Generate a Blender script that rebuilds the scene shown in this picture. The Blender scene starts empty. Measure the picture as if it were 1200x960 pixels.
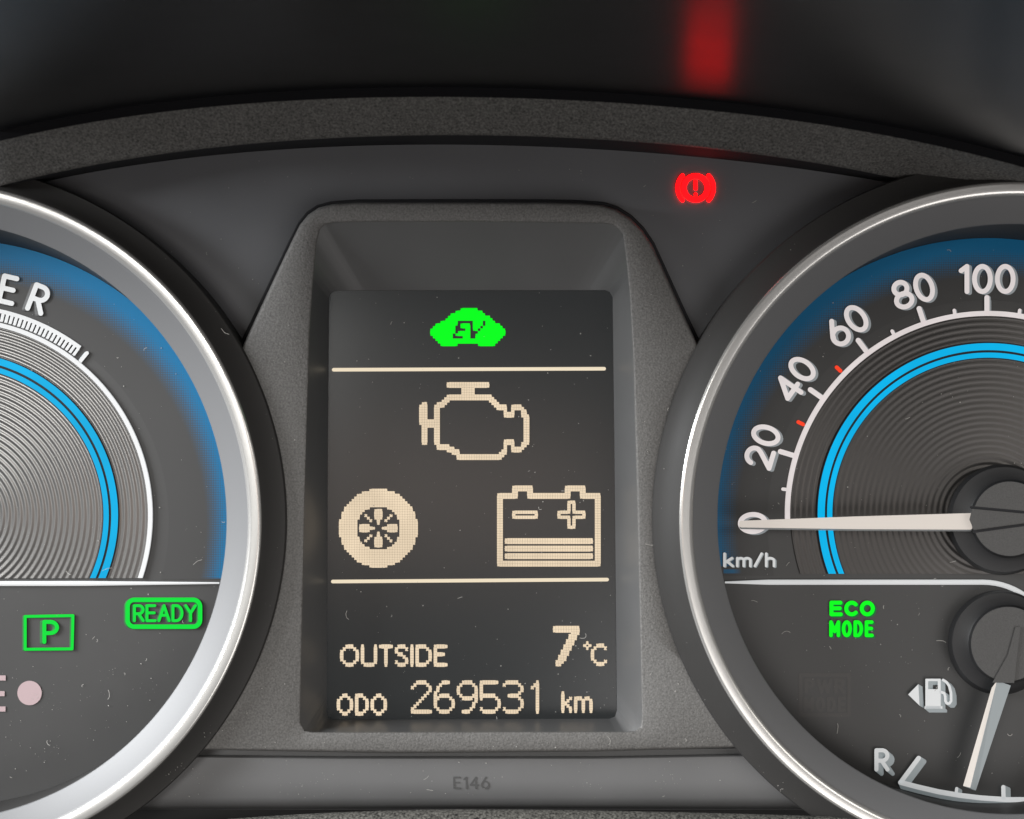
import bpy, bmesh, math, random
import numpy as np
from mathutils import Vector

# ------------------------------------------------------------------ camera
U = 0.00025            # one photograph pixel on the dial plane = 0.25 mm
D = 1500.0             # camera distance in the same unit
sc = bpy.context.scene
C = sc.collection
cam_d = bpy.data.cameras.new("camera")
cam = bpy.data.objects.new("camera", cam_d)
C.objects.link(cam)
cam.location = (0, -D * U, 0)
cam.rotation_euler = (math.radians(90), 0, 0)
cam_d.sensor_width = 36
cam_d.lens = 36 * D / 1200.0
cam_d.clip_start = 0.01
cam_d.clip_end = 50
cam_d.dof.use_dof = True
cam_d.dof.focus_distance = (D - 15) * U
cam_d.dof.aperture_fstop = 9.0
sc.camera = cam

# ------------------------------------------------------------------ light
w = bpy.data.worlds.new("World")
sc.world = w
w.use_nodes = True
w.node_tree.nodes["Background"].inputs[0].default_value = (1.0, 1.0, 1.0, 1)
w.node_tree.nodes["Background"].inputs[1].default_value = 0.165


def area(name, loc, aim, sx, sy, power, col):
    l = bpy.data.lights.new(name, 'AREA')
    l.shape = 'RECTANGLE'
    l.size = sx
    l.size_y = sy
    l.energy = power
    l.color = col
    o = bpy.data.objects.new(name, l)
    C.objects.link(o)
    o.location = loc
    o.rotation_euler = (Vector(aim) - Vector(loc)).to_track_quat('-Z', 'Y').to_euler()
    return o


# the car's left side window, the far side window and the light off the cabin
area("left_window_light", (-0.85, -0.27, 0.26), (0.05, 0.0, 0.0), 0.5, 0.40, 26.0, (0.96, 0.98, 1.0))
area("rear_left_window_light", (-0.90, -2.0, 0.26), (0, -0.1, 0.0), 0.9, 0.42, 17.0, (1.0, 0.99, 0.96))
area("right_window_light", (0.95, -1.5, 0.42), (0, -0.1, 0.0), 1.4, 0.4, 7.5, (1.0, 0.96, 0.90))
area("cabin_bounce_light", (0.45, -1.0, -0.50), (0, 0, 0.0), 0.8, 0.6, 4.4, (1.0, 0.96, 0.94))
area("driver_bounce_light", (-0.06, -1.0, -0.09), (0, 0, 0.0), 0.34, 0.14, 0.26, (1.0, 0.74, 0.60))
sc.view_settings.view_transform = 'Standard'
sc.view_settings.look = 'None'
sc.view_settings.exposure = 0.0
sc.view_settings.gamma = 1.0
sc.view_settings.use_curve_mapping = False
random.seed(7)
rng = np.random.default_rng(7)


# ------------------------------------------------------------------ helpers
def W(px, py, z=0.0):
    """Point on the cluster: px, py are measured at height z in front of the dial plane."""
    k = (D - z) / D
    return Vector(((px - 600) * k * U, -z * U, (480 - py) * k * U))


def lin(c):
    c = c / 255.0
    return c / 12.92 if c <= 0.04045 else ((c + 0.055) / 1.055) ** 2.4


def srgb(r, g, b):
    return (lin(r), lin(g), lin(b), 1)


class N:
    """tiny expression builder for math nodes"""
    def __init__(s, t, sock): s.t, s.s = t, sock
    def _op(s, op, *a):
        n = s.t.nodes.new("ShaderNodeMath"); n.operation = op
        for i, v in enumerate((s,) + a):
            if isinstance(v, N): s.t.links.new(v.s, n.inputs[i])
            else: n.inputs[i].default_value = v
        return N(s.t, n.outputs[0])
    def __add__(s, o): return s._op('ADD', o)
    def __sub__(s, o): return s._op('SUBTRACT', o)
    def __mul__(s, o): return s._op('MULTIPLY', o)
    def __truediv__(s, o): return s._op('DIVIDE', o)
    def clamp(s):
        r = s._op('MULTIPLY', 1.0); r.s.node.use_clamp = True; return r
    def f(s, op, *a): return s._op(op, *a)


def new_mat(name):
    m = bpy.data.materials.new(name)
    m.use_nodes = True
    t = m.node_tree
    return m, t, t.nodes["Principled BSDF"]


def set_in(b, **k):
    for n, v in k.items():
        b.inputs[n.replace('_', ' ')].default_value = v


def plastic(name, col, rough=0.5, spec=0.5, metal=0.0, grain=0.0, gscale=4000, bump=0.0, bscale=4000,
            var=0.0, coat=0.0, detail=2.0):
    m, t, b = new_mat(name)
    set_in(b, Base_Color=col, Roughness=rough, Metallic=metal)
    b.inputs["Specular IOR Level"].default_value = spec
    b.inputs["Coat Weight"].default_value = coat
    b.inputs["Coat Roughness"].default_value = 0.12
    tc = t.nodes.new("ShaderNodeTexCoord")
    if grain or var:
        n1 = t.nodes.new("ShaderNodeTexNoise"); n1.inputs["Scale"].default_value = gscale
        n1.inputs["Detail"].default_value = 3
        n2 = t.nodes.new("ShaderNodeTexNoise"); n2.inputs["Scale"].default_value = 45
        n2.inputs["Detail"].default_value = 4
        t.links.new(tc.outputs["Object"], n1.inputs["Vector"])
        t.links.new(tc.outputs["Object"], n2.inputs["Vector"])
        g = (N(t, n1.outputs["Fac"]) - 0.5) * (2 * grain)
        v = (N(t, n2.outputs["Fac"]) - 0.5) * (2 * var)
        f = g + v + 1.0
        mx = t.nodes.new("ShaderNodeVectorMath"); mx.operation = 'SCALE'
        mx.inputs[0].default_value = col[:3]
        t.links.new(f.s, mx.inputs["Scale"])
        t.links.new(mx.outputs[0], b.inputs["Base Color"])
        r = (v * 0.6 + rough)
        t.links.new(r.s, b.inputs["Roughness"])
    if bump:
        n3 = t.nodes.new("ShaderNodeTexNoise"); n3.inputs["Scale"].default_value = bscale
        n3.inputs["Detail"].default_value = detail
        t.links.new(tc.outputs["Object"], n3.inputs["Vector"])
        bp = t.nodes.new("ShaderNodeBump"); bp.inputs["Strength"].default_value = bump
        bp.inputs["Distance"].default_value = 0.0002
        t.links.new(n3.outputs["Fac"], bp.inputs["Height"])
        t.links.new(bp.outputs["Normal"], b.inputs["Normal"])
    return m


def glow(name, col, strength, base=(0, 0, 0, 1)):
    m, t, b = new_mat(name)
    set_in(b, Base_Color=base, Roughness=0.6)
    b.inputs["Specular IOR Level"].default_value = 0.1
    b.inputs["Emission Color"].default_value = col
    b.inputs["Emission Strength"].default_value = strength
    return m


M = {}
M['surround'] = plastic("grained_grey_plastic", (0.104, 0.101, 0.097, 1), 0.60, 0.35, grain=0.75, gscale=1900, bump=0.7, bscale=1700, var=0.16)
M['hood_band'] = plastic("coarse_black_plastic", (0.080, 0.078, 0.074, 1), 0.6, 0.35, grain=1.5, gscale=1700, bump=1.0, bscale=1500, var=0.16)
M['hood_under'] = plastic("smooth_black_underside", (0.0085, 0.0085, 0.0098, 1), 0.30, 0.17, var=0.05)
M['step'] = plastic("matt_black_step", (0.008, 0.008, 0.009, 1), 0.9, 0.04)  # duller than the underside so the added step catches little light
M['lip'] = plastic("black_lip", (0.026, 0.026, 0.028, 1), 0.85, 0.08)
M['plate'] = plastic("satin_face_plate", (0.092, 0.094, 0.100, 1), 0.5, 0.4, grain=0.05, gscale=6000, var=0.10)
M['recess'] = plastic("smooth_grey_recess", (0.076, 0.076, 0.076, 1), 0.40, 0.5, var=0.12)
M['strip'] = plastic("satin_grey_strip", (0.105, 0.105, 0.106, 1), 0.55, 0.4, grain=0.05, gscale=5000, var=0.14)
M['cover'] = plastic("rough_black_cover", (0.075, 0.072, 0.064, 1), 0.8, 0.3, grain=2.6, gscale=1500, bump=1.0, bscale=1300, var=0.1)
M['back'] = plastic("black_backing", (0.02, 0.02, 0.02, 1), 0.7, 0.2)
M['collar'] = plastic("black_collar", (0.032, 0.031, 0.030, 1), 0.55, 0.2, var=0.12)
M['chrome'] = plastic("polished_chrome", (0.56, 0.55, 0.53, 1), 0.22, 0.5, metal=0.72)
M['wall'] = plastic("silver_painted_wall", (0.108, 0.109, 0.112, 1), 0.45, 0.35, metal=0.0, grain=0.05, gscale=5000)
M['face'] = plastic("dial_face_black", (0.046, 0.0455, 0.045, 1), 0.5, 0.3, grain=0.04, gscale=6000, var=0.10)
M['disc_silver'] = plastic("spun_silver", (0.155, 0.152, 0.149, 1), 0.28, 0.5, metal=0.85, grain=0.05, gscale=5000)
M['disc'] = plastic("spun_silver_shaded", (0.060, 0.057, 0.055, 1), 0.38, 0.5, metal=0.8, grain=0.05, gscale=5000)  # same spun metal as the left disc, colour darkened for its dimmer reflection
M['hub'] = plastic("hub_black", (0.062, 0.061, 0.060, 1), 0.6, 0.4, grain=0.3, gscale=3000, bump=0.4, bscale=3000)
M['hubring'] = plastic("hub_ring_black", (0.020, 0.020, 0.021, 1), 0.5, 0.35)
M['white'] = glow("lit_white_print", (0.62, 0.56, 0.555, 1), 0.78, (0.35, 0.34, 0.34, 1))
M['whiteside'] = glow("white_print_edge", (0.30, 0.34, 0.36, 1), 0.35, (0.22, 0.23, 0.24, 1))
M['bone'] = glow("glowing_white_print", (0.55, 0.57, 0.58, 1), 0.60, (0.36, 0.36, 0.36, 1))
M['boneside'] = glow("glowing_white_edge", (0.30, 0.36, 0.38, 1), 0.30, (0.30, 0.32, 0.33, 1))  # dimmer added glow for the print edges
M['needle'] = glow("lit_needle", (0.80, 0.72, 0.65, 1), 0.48, (0.3, 0.28, 0.26, 1))
M['needleside'] = plastic("needle_side", (0.45, 0.47, 0.48, 1), 0.35, 0.5)
M['cyan'] = glow("cyan_light_ring", (0.0, 0.47, 0.86, 1), 0.95)
M['orange'] = glow("red_tick", (0.85, 0.05, 0.015, 1), 0.9, (0.3, 0.02, 0.01, 1))
M['green'] = glow("lit_green", (0.0, 1.0, 0.06, 1), 0.78)
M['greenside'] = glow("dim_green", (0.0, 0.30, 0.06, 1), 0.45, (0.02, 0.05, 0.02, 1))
M['evgreen'] = glow("lcd_green", (0.0, 1.0, 0.012, 1), 1.0)
M['red'] = glow("lit_red", (1.0, 0.0013, 0.0022, 1), 6.5)
M['cream'] = glow("lcd_cream", (0.84, 0.68, 0.485, 1), 1.0)
def uneven(m, amount, scale):
    t = m.node_tree; b = t.nodes["Principled BSDF"]
    tc = t.nodes.new("ShaderNodeTexCoord"); nz = t.nodes.new("ShaderNodeTexNoise")
    nz.inputs["Scale"].default_value = scale
    t.links.new(tc.outputs["Object"], nz.inputs["Vector"])
    f = (N(t, nz.outputs["Fac"]) - 0.5) * (2 * amount) + b.inputs["Emission Strength"].default_value
    t.links.new(f.s, b.inputs["Emission Strength"])
uneven(M['cream'], 0.22, 90)
uneven(M['white'], 0.14, 110)
uneven(M['cyan'], 0.2, 60)
M['line'] = glow("lcd_line", (0.86, 0.74, 0.55, 1), 1.0)
M['pink'] = plastic("unlit_pink_lens", (0.36, 0.27, 0.28, 1), 0.4, 0.4)
M['ghost'] = plastic("unlit_dark_print", (0.0530, 0.0505, 0.0490, 1), 0.5, 0.3)
M['ink'] = plastic("grey_ink", (0.06, 0.06, 0.06, 1), 0.6, 0.3)
M['rule'] = plastic("white_rule", (0.66, 0.68, 0.69, 1), 0.4, 0.4)
M['lint'] = plastic("pale_lint", (0.36, 0.35, 0.33, 1), 0.9, 0.1)
m, t, b = new_mat("display_glass")
set_in(b, Base_Color=(0.012, 0.0135, 0.0140, 1), Roughness=0.22)
b.inputs["Emission Color"].default_value = (0.017, 0.019, 0.020, 1)
b.inputs["Emission Strength"].default_value = 0.5
M['lcd'] = m


class Thing:
    def __init__(s, name, label, cat, loc, group=None):
        s.o = bpy.data.objects.new(name, None)
        s.o.empty_display_size = 0.01
        C.objects.link(s.o)
        s.o.location = loc
        s.loc = Vector(loc)
        s.o['label'] = label
        s.o['category'] = cat
        if group: s.o['group'] = group


def add(name, verts, faces, mats, thing, parent=None, fmat=None, smooth=None, label=None):
    """one mesh object, part of thing (parent: the part it belongs to)"""
    off = thing.loc if thing else Vector((0, 0, 0))
    me = bpy.data.meshes.new(name)
    me.from_pydata([tuple(Vector(v) - off) for v in verts], [], faces)
    if not isinstance(mats, (list, tuple)): mats = [mats]
    for mm in mats: me.materials.append(mm)
    if fmat is not None:
        me.polygons.foreach_set("material_index", fmat)
    if smooth is not None:
        me.polygons.foreach_set("use_smooth", [True] * len(me.polygons))
        me.set_sharp_from_angle(angle=math.radians(smooth))
    me.update()
    o = bpy.data.objects.new(name, me)
    C.objects.link(o)
    if thing: o.parent = parent if parent else thing.o
    if label: o['label'] = label
    return o


def loft(loops, closed=True):
    """loops: equally long lists of points -> verts, quads"""
    n = len(loops[0]); V = []; F = []
    for l in loops: V += list(l)
    for i in range(len(loops) - 1):
        for j in range(n if closed else n - 1):
            k = (j + 1) % n
            F.append((i * n + j, i * n + k, (i + 1) * n + k, (i + 1) * n + j))
    return V, F


def flip(F): return [tuple(reversed(f)) for f in F]


def prism(name, pts, z, depth, mats, thing, parent=None, shift=(0, 0), label=None):
    """polygon pts (photo coords at z), front at z, back depth behind, back shifted"""
    a = sum(pts[i][0] * pts[(i + 1) % len(pts)][1] - pts[(i + 1) % len(pts)][0] * pts[i][1] for i in range(len(pts)))
    if a > 0: pts = pts[::-1]
    n = len(pts)
    V = [W(x, y, z) for x, y in pts] + [W(x + shift[0], y + shift[1], z - depth) for x, y in pts]
    F = [tuple(range(n))]
    fm = [0]
    for i in range(n):
        j = (i + 1) % n
        F.append((j, i, n + i, n + j)); fm.append(1 if isinstance(mats, (list, tuple)) and len(mats) > 1 else 0)
    return add(name, V, F, mats, thing, parent, fm, label=label)


def rect(x0, y0, x1, y1): return [(x0, y0), (x1, y0), (x1, y1), (x0, y1)]


# ---- signed-distance shapes: strokes with round ends, meshed as one clean sheet
def segs_of(poly): return [(poly[i], poly[i + 1]) for i in range(len(poly) - 1)]


def sdf_sheet(segs, rad, step=0.6, fill=None, cut=None):
    """segs: [((x,y),(x,y))...] -> (verts2d, faces) of the union of capsules"""
    P = np.array(segs, float).reshape(-1, 4)
    x0, y0 = min(P[:, 0].min(), P[:, 2].min()) - rad - 1, min(P[:, 1].min(), P[:, 3].min()) - rad - 1
    x1, y1 = max(P[:, 0].max(), P[:, 2].max()) + rad + 1, max(P[:, 1].max(), P[:, 3].max()) + rad + 1
    nx, ny = int((x1 - x0) / step) + 2, int((y1 - y0) / step) + 2
    X, Y = np.meshgrid(x0 + step * np.arange(nx), y0 + step * np.arange(ny))
    S = np.full(X.shape, 1e9)
    for ax, ay, bx, by in P:
        dx, dy = bx - ax, by - ay
        L = dx * dx + dy * dy
        tt = np.clip(((X - ax) * dx + (Y - ay) * dy) / (L if L > 0 else 1), 0, 1)
        S = np.minimum(S, np.hypot(X - ax - tt * dx, Y - ay - tt * dy))
    S = S - rad
    if cut is not None: S = np.maximum(S, cut(X, Y))
    S[np.abs(S) < 1e-4] = 1e-4
    vid = {}; V = []; F = []
    def vert(key, p):
        if key not in vid: vid[key] = len(V); V.append(p)
        return vid[key]
    inside = S < 0
    anyc = inside[:-1, :-1] | inside[1:, :-1] | inside[:-1, 1:] | inside[1:, 1:]
    for j, i in zip(*np.nonzero(anyc)):
        cs = [(j, i), (j, i + 1), (j + 1, i + 1), (j + 1, i)]
        poly = []
        for q in range(4):
            a, bq = cs[q], cs[(q + 1) % 4]
            if inside[a]: poly.append(vert(a, (X[a], Y[a])))
            if inside[a] != inside[bq]:
                u = S[a] / (S[a] - S[bq])
                key = (min(a, bq), max(a, bq))
                poly.append(vert(key, (X[a] + u * (X[bq] - X[a]), Y[a] + u * (Y[bq] - Y[a]))))
        if len(poly) >= 3: F.append(tuple(poly))
    return V, F


def sheet_obj(name, sheets, z, depth, shift, mats, thing, parent=None, label=None):
    """front sheet at z, skirt going depth back along shift"""
    VV = []; FF = []; fm = []
    for V, F in sheets:
        o = len(VV)
        cnt = {}
        for f in F:
            for q in range(len(f)):
                e = (f[q], f[(q + 1) % len(f)])
                cnt[tuple(sorted(e))] = cnt.get(tuple(sorted(e)), 0) + 1
        VV += [W(x, y, z) for x, y in V]
        FF += [tuple(o + i for i in reversed(f)) for f in F]
        fm += [0] * len(F)
        if depth > 0:
            back = {}
            def bk(i):
                if i not in back:
                    back[i] = len(VV); VV.append(W(V[i][0] + shift[0], V[i][1] + shift[1], z - depth))
                return back[i]
            for f in F:
                for q in range(len(f)):
                    a, bq = f[q], f[(q + 1) % len(f)]
                    if cnt[tuple(sorted((a, bq)))] == 1:
                        FF.append((o + a, o + bq, bk(bq), bk(a))); fm.append(len(mats) - 1 if isinstance(mats, (list, tuple)) else 0)
    return add(name, VV, FF, mats, thing, parent, fm, label=label)


def arc(cx, cy, rx, ry, a0, a1, n=18):
    return [(cx + rx * math.cos(math.radians(a0 + (a1 - a0) * i / n)), cy + ry * math.sin(math.radians(a0 + (a1 - a0) * i / n))) for i in range(n + 1)]


G = {  # stroke letters, centre lines, height 1, y down; (width, [polylines])
 '0': (.60, [arc(.30, .5, .30, .5, 0, 360, 32)]),
 '1': (.26, [[(.02, .17), (.24, .0), (.24, 1)]]),
 '2': (.60, [arc(.30, .29, .29, .29, 190, 375, 16) + [(.50, .49), (.0, 1), (.60, 1)]]),
 '4': (.66, [[(.48, 1), (.48, 0), (.0, .70), (.66, .70)]]),
 '6': (.60, [arc(.30, .68, .30, .32, 0, 360, 28), [(.02, .62), (.10, .42), (.36, 0)]]),
 '8': (.60, [arc(.30, .25, .25, .25, 0, 360, 24), arc(.30, .735, .30, .265, 0, 360, 28)]),
 'E': (.52, [[(.50, 0), (0, 0), (0, 1), (.52, 1)], [(0, .48), (.46, .48)]]),
 'R': (.56, [[(0, 1), (0, 0), (.28, 0)] + arc(.28, .27, .27, .27, -90, 90, 12) + [(0, .54)], [(.26, .54), (.56, 1)]]),
 'P': (.52, [[(0, 1), (0, 0), (.25, 0)] + arc(.25, .28, .27, .28, -90, 90, 12) + [(0, .56)]]),
 'O': (.62, [arc(.31, .5, .31, .5, 0, 360, 32)]),
 'C': (.56, [arc(.31, .5, .31, .5, 45, 315, 24)]),
 'D': (.58, [[(0, 0), (0, 1), (.22, 1)] + arc(.22, .5, .36, .5, 90, -90, 18) + [(0, 0)]]),
 'M': (.70, [[(0, 1), (0, 0), (.35, .70), (.70, 0), (.70, 1)]]),
 'W': (.90, [[(0, 0), (.22, 1), (.45, .1), (.68, 1), (.90, 0)]]),
 'A': (.66, [[(0, 1), (.33, 0), (.66, 1)], [(.13, .64), (.53, .64)]]),
 'Y': (.62, [[(0, 0), (.31, .50), (.62, 0)], [(.31, .50), (.31, 1)]]),
 'k': (.46, [[(0, 0), (0, 1)], [(.42, .36), (.04, .70)], [(.14, .62), (.46, 1)]]),
 'm': (.74, [[(0, .36), (0, 1)], [(0, .56)] + arc(.185, .54, .185, .18, 180, 360, 10) + [(.37, 1)], [(.37, .56)] + arc(.555, .54, .185, .18, 180, 360, 10) + [(.74, 1)]]),
 'h': (.44, [[(0, 0), (0, 1)], [(0, .58)] + arc(.22, .56, .22, .20, 180, 360, 10) + [(.44, 1)]]),
 '/': (.38, [[(.38, 0), (0, 1)]]),
}


def word_segs(txt, cx, cy, H, gap, rot=0.0, sx=1.0, wtot=None):
    """segments for a word centred on cx, cy; H = centre-line height; rot in degrees, counter-clockwise as seen"""
    adv = [G[c][0] * H * sx for c in txt]
    tot = sum(adv) + gap * (len(txt) - 1)
    if wtot:
        k = (wtot - gap * (len(txt) - 1)) / (tot - gap * (len(txt) - 1)); sx *= k
        adv = [a * k for a in adv]; tot = wtot
    x = -tot / 2
    out = []
    c, s = math.cos(math.radians(rot)), math.sin(math.radians(rot))
    for ch, a in zip(txt, adv):
        for pl in G[ch][1]:
            q = []
            for gx, gy in pl:
                lx, ly = x + gx * H * sx, (gy - .5) * H
                q.append((cx + lx * c + ly * s, cy - lx * s + ly * c))
            out += segs_of(q)
        x += a + gap
    return out


def tube(name, path, z, r, mat, thing, parent=None, flat=1.0, n=8, label=None):
    """rounded bead following path (photo coords at z)"""
    loops = []
    for i, (x, y) in enumerate(path):
        a = path[max(i - 1, 0)]; bb = path[min(i + 1, len(path) - 1)]
        dx, dy = bb[0] - a[0], bb[1] - a[1]
        L = math.hypot(dx, dy) or 1
        nx, ny = -dy / L, dx / L
        e = 0.35 if i in (0, len(path) - 1) else 1.0
        loops.append([W(x + nx * r * e * math.cos(q), y + ny * r * e * math.cos(q), z + r * e * flat * math.sin(q))
                      for q in [2 * math.pi * j / n for j in range(n)]])
    V, F = loft(loops)
    m0 = len(V)
    F.append(tuple(range(n))); F.append(tuple(range(m0 - n, m0)))
    return add(name, V, flip(F), mat, thing, parent, smooth=60, label=label)


def box_w(name, pts, z0, z1, mat, thing, parent=None): return prism(name, pts, z1, z1 - z0, mat, thing, parent)


# ------------------------------------------------------------------ hood over the cluster
xs = np.arange(-300, 1501, 12.0)
def curve(pts, deg=4):
    p = np.array(pts, float)
    c = np.polyfit((p[:, 0] - 600) / 600, p[:, 1], deg)
    def f(x):
        x = abs(x)
        if x > 1230: x = 2460 - x
        return float(np.polyval(c, (x - 600) / 600))
    return f
y_up = curve([(0, 166), (50, 154), (100, 144), (200, 130), (300, 121), (400, 116), (470, 114.5), (600, 115), (700, 119), (800, 126), (900, 137), (1000, 153), (1100, 172), (1200, 196)])
y_low = curve([(0, 217), (50, 206), (100, 193.5), (150, 184), (200, 177.5), (250, 172), (300, 168.5), (400, 161.5), (500, 157.5), (560, 157), (650, 159), (700, 161.5), (800, 170), (900, 182.5), (1000, 198), (1080, 214)])
_yl = y_low
def y_low(x): return min(_yl(x), 226)
def zl(x):
    u = min(1, max(0, (x - 950) / 130)); return 92 - 36 * u * u * (3 - 2 * u)
y_plate = curve([(20, 222), (100, 201), (200, 187), (300, 179), (400, 173), (500, 170), (600, 170), (700, 174), (800, 182.5), (900, 193), (1000, 207), (1072, 221), (1200, 248)])

hood = Thing("instrument_hood", "dark hood arching over the gauges with a coarse grained edge", "hood", W(600, 90, 60))
ZL, ZU, ZF = 92, 128, 960
lip = [[W(x, y_plate(x) - 3, 22) for x in xs], [W(x, y_plate(x), 29) for x in xs], [W(x, y_low(x) + 1.2, zl(x) - 3) for x in xs]]
V, F = loft(lip, False); add("lip_underside", V, F, M['lip'], hood, smooth=30)
band = [[W(x, y_low(x) + 1.2, zl(x) - 3) for x in xs], [W(x, y_low(x), zl(x)) for x in xs], [W(x, y_low(x) - 3, zl(x) + 3) for x in xs],
        [W(x, y_up(x) + 2, ZU - 2) for x in xs], [W(x, y_up(x), ZU) for x in xs]]
V, F = loft(band, False); add("grained_edge", V, F, M['hood_band'], hood, smooth=60)
SLOPE = -0.12
def under(x, z):
    v = W(x, y_up(x), ZU)
    d = (z - ZU)
    return Vector((v.x * (1 + 0.00005 * d), -z * U, v.z + d * U * SLOPE + min(1, d / 3.0) * 10 * U))
zz = [ZU, ZU + 1.5, ZU + 3, ZU + 6, 160, 220, 300, 400, 500, 620, ZF]
V, F = loft([[under(x, z) for x in xs] for z in zz[:3]], False); add("reflection_step", V, F, M['step'], hood, smooth=35)  # step added to keep the red lamp's reflection off the grained edge
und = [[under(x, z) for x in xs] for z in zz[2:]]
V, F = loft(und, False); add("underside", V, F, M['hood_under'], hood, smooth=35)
up = [[under(x, ZF) for x in xs], [under(x, ZF) + Vector((0, -0.002, 0.002)) for x in xs], [under(x, ZF) + Vector((0, 0.0, 0.006)) for x in xs],
      [under(x, 300) + Vector((0, 0, 0.022)) for x in xs], [under(x, ZU) + Vector((0, 0.05, 0.026)) for x in xs]]
V, F = loft(up, False); add("top_cover", V, F, M['hood_band'], hood, smooth=60)

# ------------------------------------------------------------------ face plate
LX, LY, RX, RY = -52.0, 604.0, 1157.0, 602.0     # dial axes on the dial plane
def circ(ax, ay, r, z):
    """axis (real), real radius, height -> centre and radius as measured in the photograph"""
    k = D / (D - z)
    return 600 + (ax - 600) * k, 480 + (ay - 480) * k, r * k

plate = Thing("face_plate", "smooth dark grey face plate carrying the lit red brake warning lamp", "face plate", W(560, 205, 45))
ZP = 28
lc = circ(LX, LY, 397, ZP); rc = circ(RX, RY, 397, ZP)
la, lb = [], []
def side_l(y, r=397, z=28):
    c = circ(LX, LY, r, z); return c[0] + math.sqrt(max(0, c[2] ** 2 - (y - c[1]) ** 2))
def side_r(y, r=397, z=28):
    c = circ(RX, RY, r, z); return c[0] - math.sqrt(max(0, c[2] ** 2 - (y - c[1]) ** 2))
def in_l(y): return 366 - (y - 256) * 0.48 if y > 256 else 366      # where the display surround begins
def in_r(y): return 732 + (y - 256) * 0.55 if y > 256 else 732
V = []; F = []
yy = list(np.arange(120, 432, 6.0))
for y in yy:
    V += [W(side_l(y), y, ZP), W(in_l(y), y, ZP), W(in_r(y), y, ZP), W(side_r(y), y, ZP)]
for i in range(len(yy) - 1):
    for j in (0, 1, 2):
        if j == 1 and yy[i + 1] > 258: continue
        a = 4 * i + j
        F.append((a, a + 4, a + 5, a + 1))
add("panel", V, flip(F), M['plate'], plate)
add("wide_backing", [W(-3500, -900, -12), W(4700, -900, -12), W(4700, 2600, -12), W(-3500, 2600, -12)], [(0, 3, 2, 1)], M['back'], plate)  # dark backing spread far past the cluster so the hood reflects black
# red brake lamp
bl = add("brake_lamp", [W(x, y, ZP + .4) for x, y in arc(815.2, 220, 21.5, 20.5, 0, 360, 32)[:-1]], [tuple(reversed(range(32)))], M['plate'], plate,
         label="lit red brake warning symbol, exclamation mark in a ringed circle")
sheet_obj("ring", [sdf_sheet(segs_of(arc(815.2, 220.3, 13.9, 13.9, 0, 360, 48)), 3.1, 0.5)], ZP + 3.0, 2.3, (0, 0), M['red'], plate, bl)
for a0, a1 in ((-43, 43), (137, 223)):
    sheet_obj("side_arc", [sdf_sheet(segs_of(arc(815.2, 220.3, 21.0, 21.0, a0, a1, 24)), 2.4, 0.5)], ZP + 3.0, 2.3, (0, 0), M['red'], plate, bl)
sheet_obj("exclamation_mark", [sdf_sheet([((815.2, 213), (815.2, 221.5))], 2.1, 0.5), sdf_sheet([((815.2, 227.6), (815.2, 228.0))], 1.9, 0.5)], ZP + 3.0, 2.3, (0, 0), M['red'], plate, bl)

# ------------------------------------------------------------------ central display
disp = Thing("information_display", "tall central display screen in a grained grey surround between the two dials", "display", W(555, 870, 20))
CXD, CYD = 555.0, 560.0
def smooth_poly(pts, n=6):
    """closed polygon with Catmull-Rom smoothing"""
    out = []
    N_ = len(pts)
    for i in range(N_):
        p0, p1, p2, p3 = [np.array(pts[(i + k - 1) % N_], float) for k in range(4)]
        for s in range(n):
            u = s / n
            out.append(tuple(.5 * (2 * p1 + (p2 - p0) * u + (2 * p0 - 5 * p1 + 4 * p2 - p3) * u * u + (3 * p1 - p0 - 3 * p2 + p3) * u ** 3)))
    return out
def ray(poly, ang):
    dx, dy = math.cos(ang), math.sin(ang)
    best = 0
    for i in range(len(poly)):
        (ax, ay), (bx, by) = poly[i], poly[(i + 1) % len(poly)]
        ex, ey = bx - ax, by - ay
        den = dx * ey - dy * ex
        if abs(den) < 1e-12: continue
        tt = ((ax - CXD) * ey - (ay - CYD) * ex) / den
        u = ((ax - CXD) * dy - (ay - CYD) * dx) / den
        if tt > 0 and -1e-9 <= u <= 1 + 1e-9: best = max(best, tt)
    return best
ZS = 66
cl = circ(LX, LY, 396, ZS); cr = circ(RX, RY, 396, ZS)
left = [(cl[0] + cl[2] * math.cos(a), cl[1] + cl[2] * math.sin(a)) for a in np.radians(np.arange(-28, 41, 2.0))]
left = [p for p in left if 405 < p[1] < 876]
right = [(cr[0] - cr[2] * math.cos(a), cr[1] + cr[2] * math.sin(a)) for a in np.radians(np.arange(-28, 41, 2.0))]
right = [p for p in right if 405 < p[1] < 872]
top_l = [(343, 282), (352, 264), (362, 252), (374, 244), (390, 240), (420, 238)]
top_r = [(640, 238), (680, 239), (706, 241), (722, 246), (738, 256), (752, 270), (764, 288)]
outer = top_l + top_r + [(800, 368), (819, 408)] + right + [(880, 875), (700, 880), (460, 882), (232, 878)] + left[::-1] + [(282, 412)]
inner = [(352, 846), (357, 600), (363, 390), (367, 330), (371, 285), (375, 269), (381, 263), (391, 261), (420, 260), (560, 260), (640, 261), (708, 262), (717, 263.5), (725, 268), (730, 275), (733, 297), (738, 347),
         (742, 420), (747, 600), (752.5, 840), (751, 851), (744, 856.5), (735, 857.5), (366, 858), (357, 856)]
screen = [(385.5, 350), (388, 344), (394, 341.5), (708, 341), (714, 343), (717.5, 349), (720, 600), (722.5, 832), (720.5, 839), (714, 841.5), (391, 842.5), (385, 840), (383, 833)]
angs = set(np.linspace(-math.pi, math.pi, 260, endpoint=False))
for pl in (outer, inner, screen):
    for x, y in pl: angs.add(math.atan2(y - CYD, x - CXD))
angs = sorted(angs)
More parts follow.
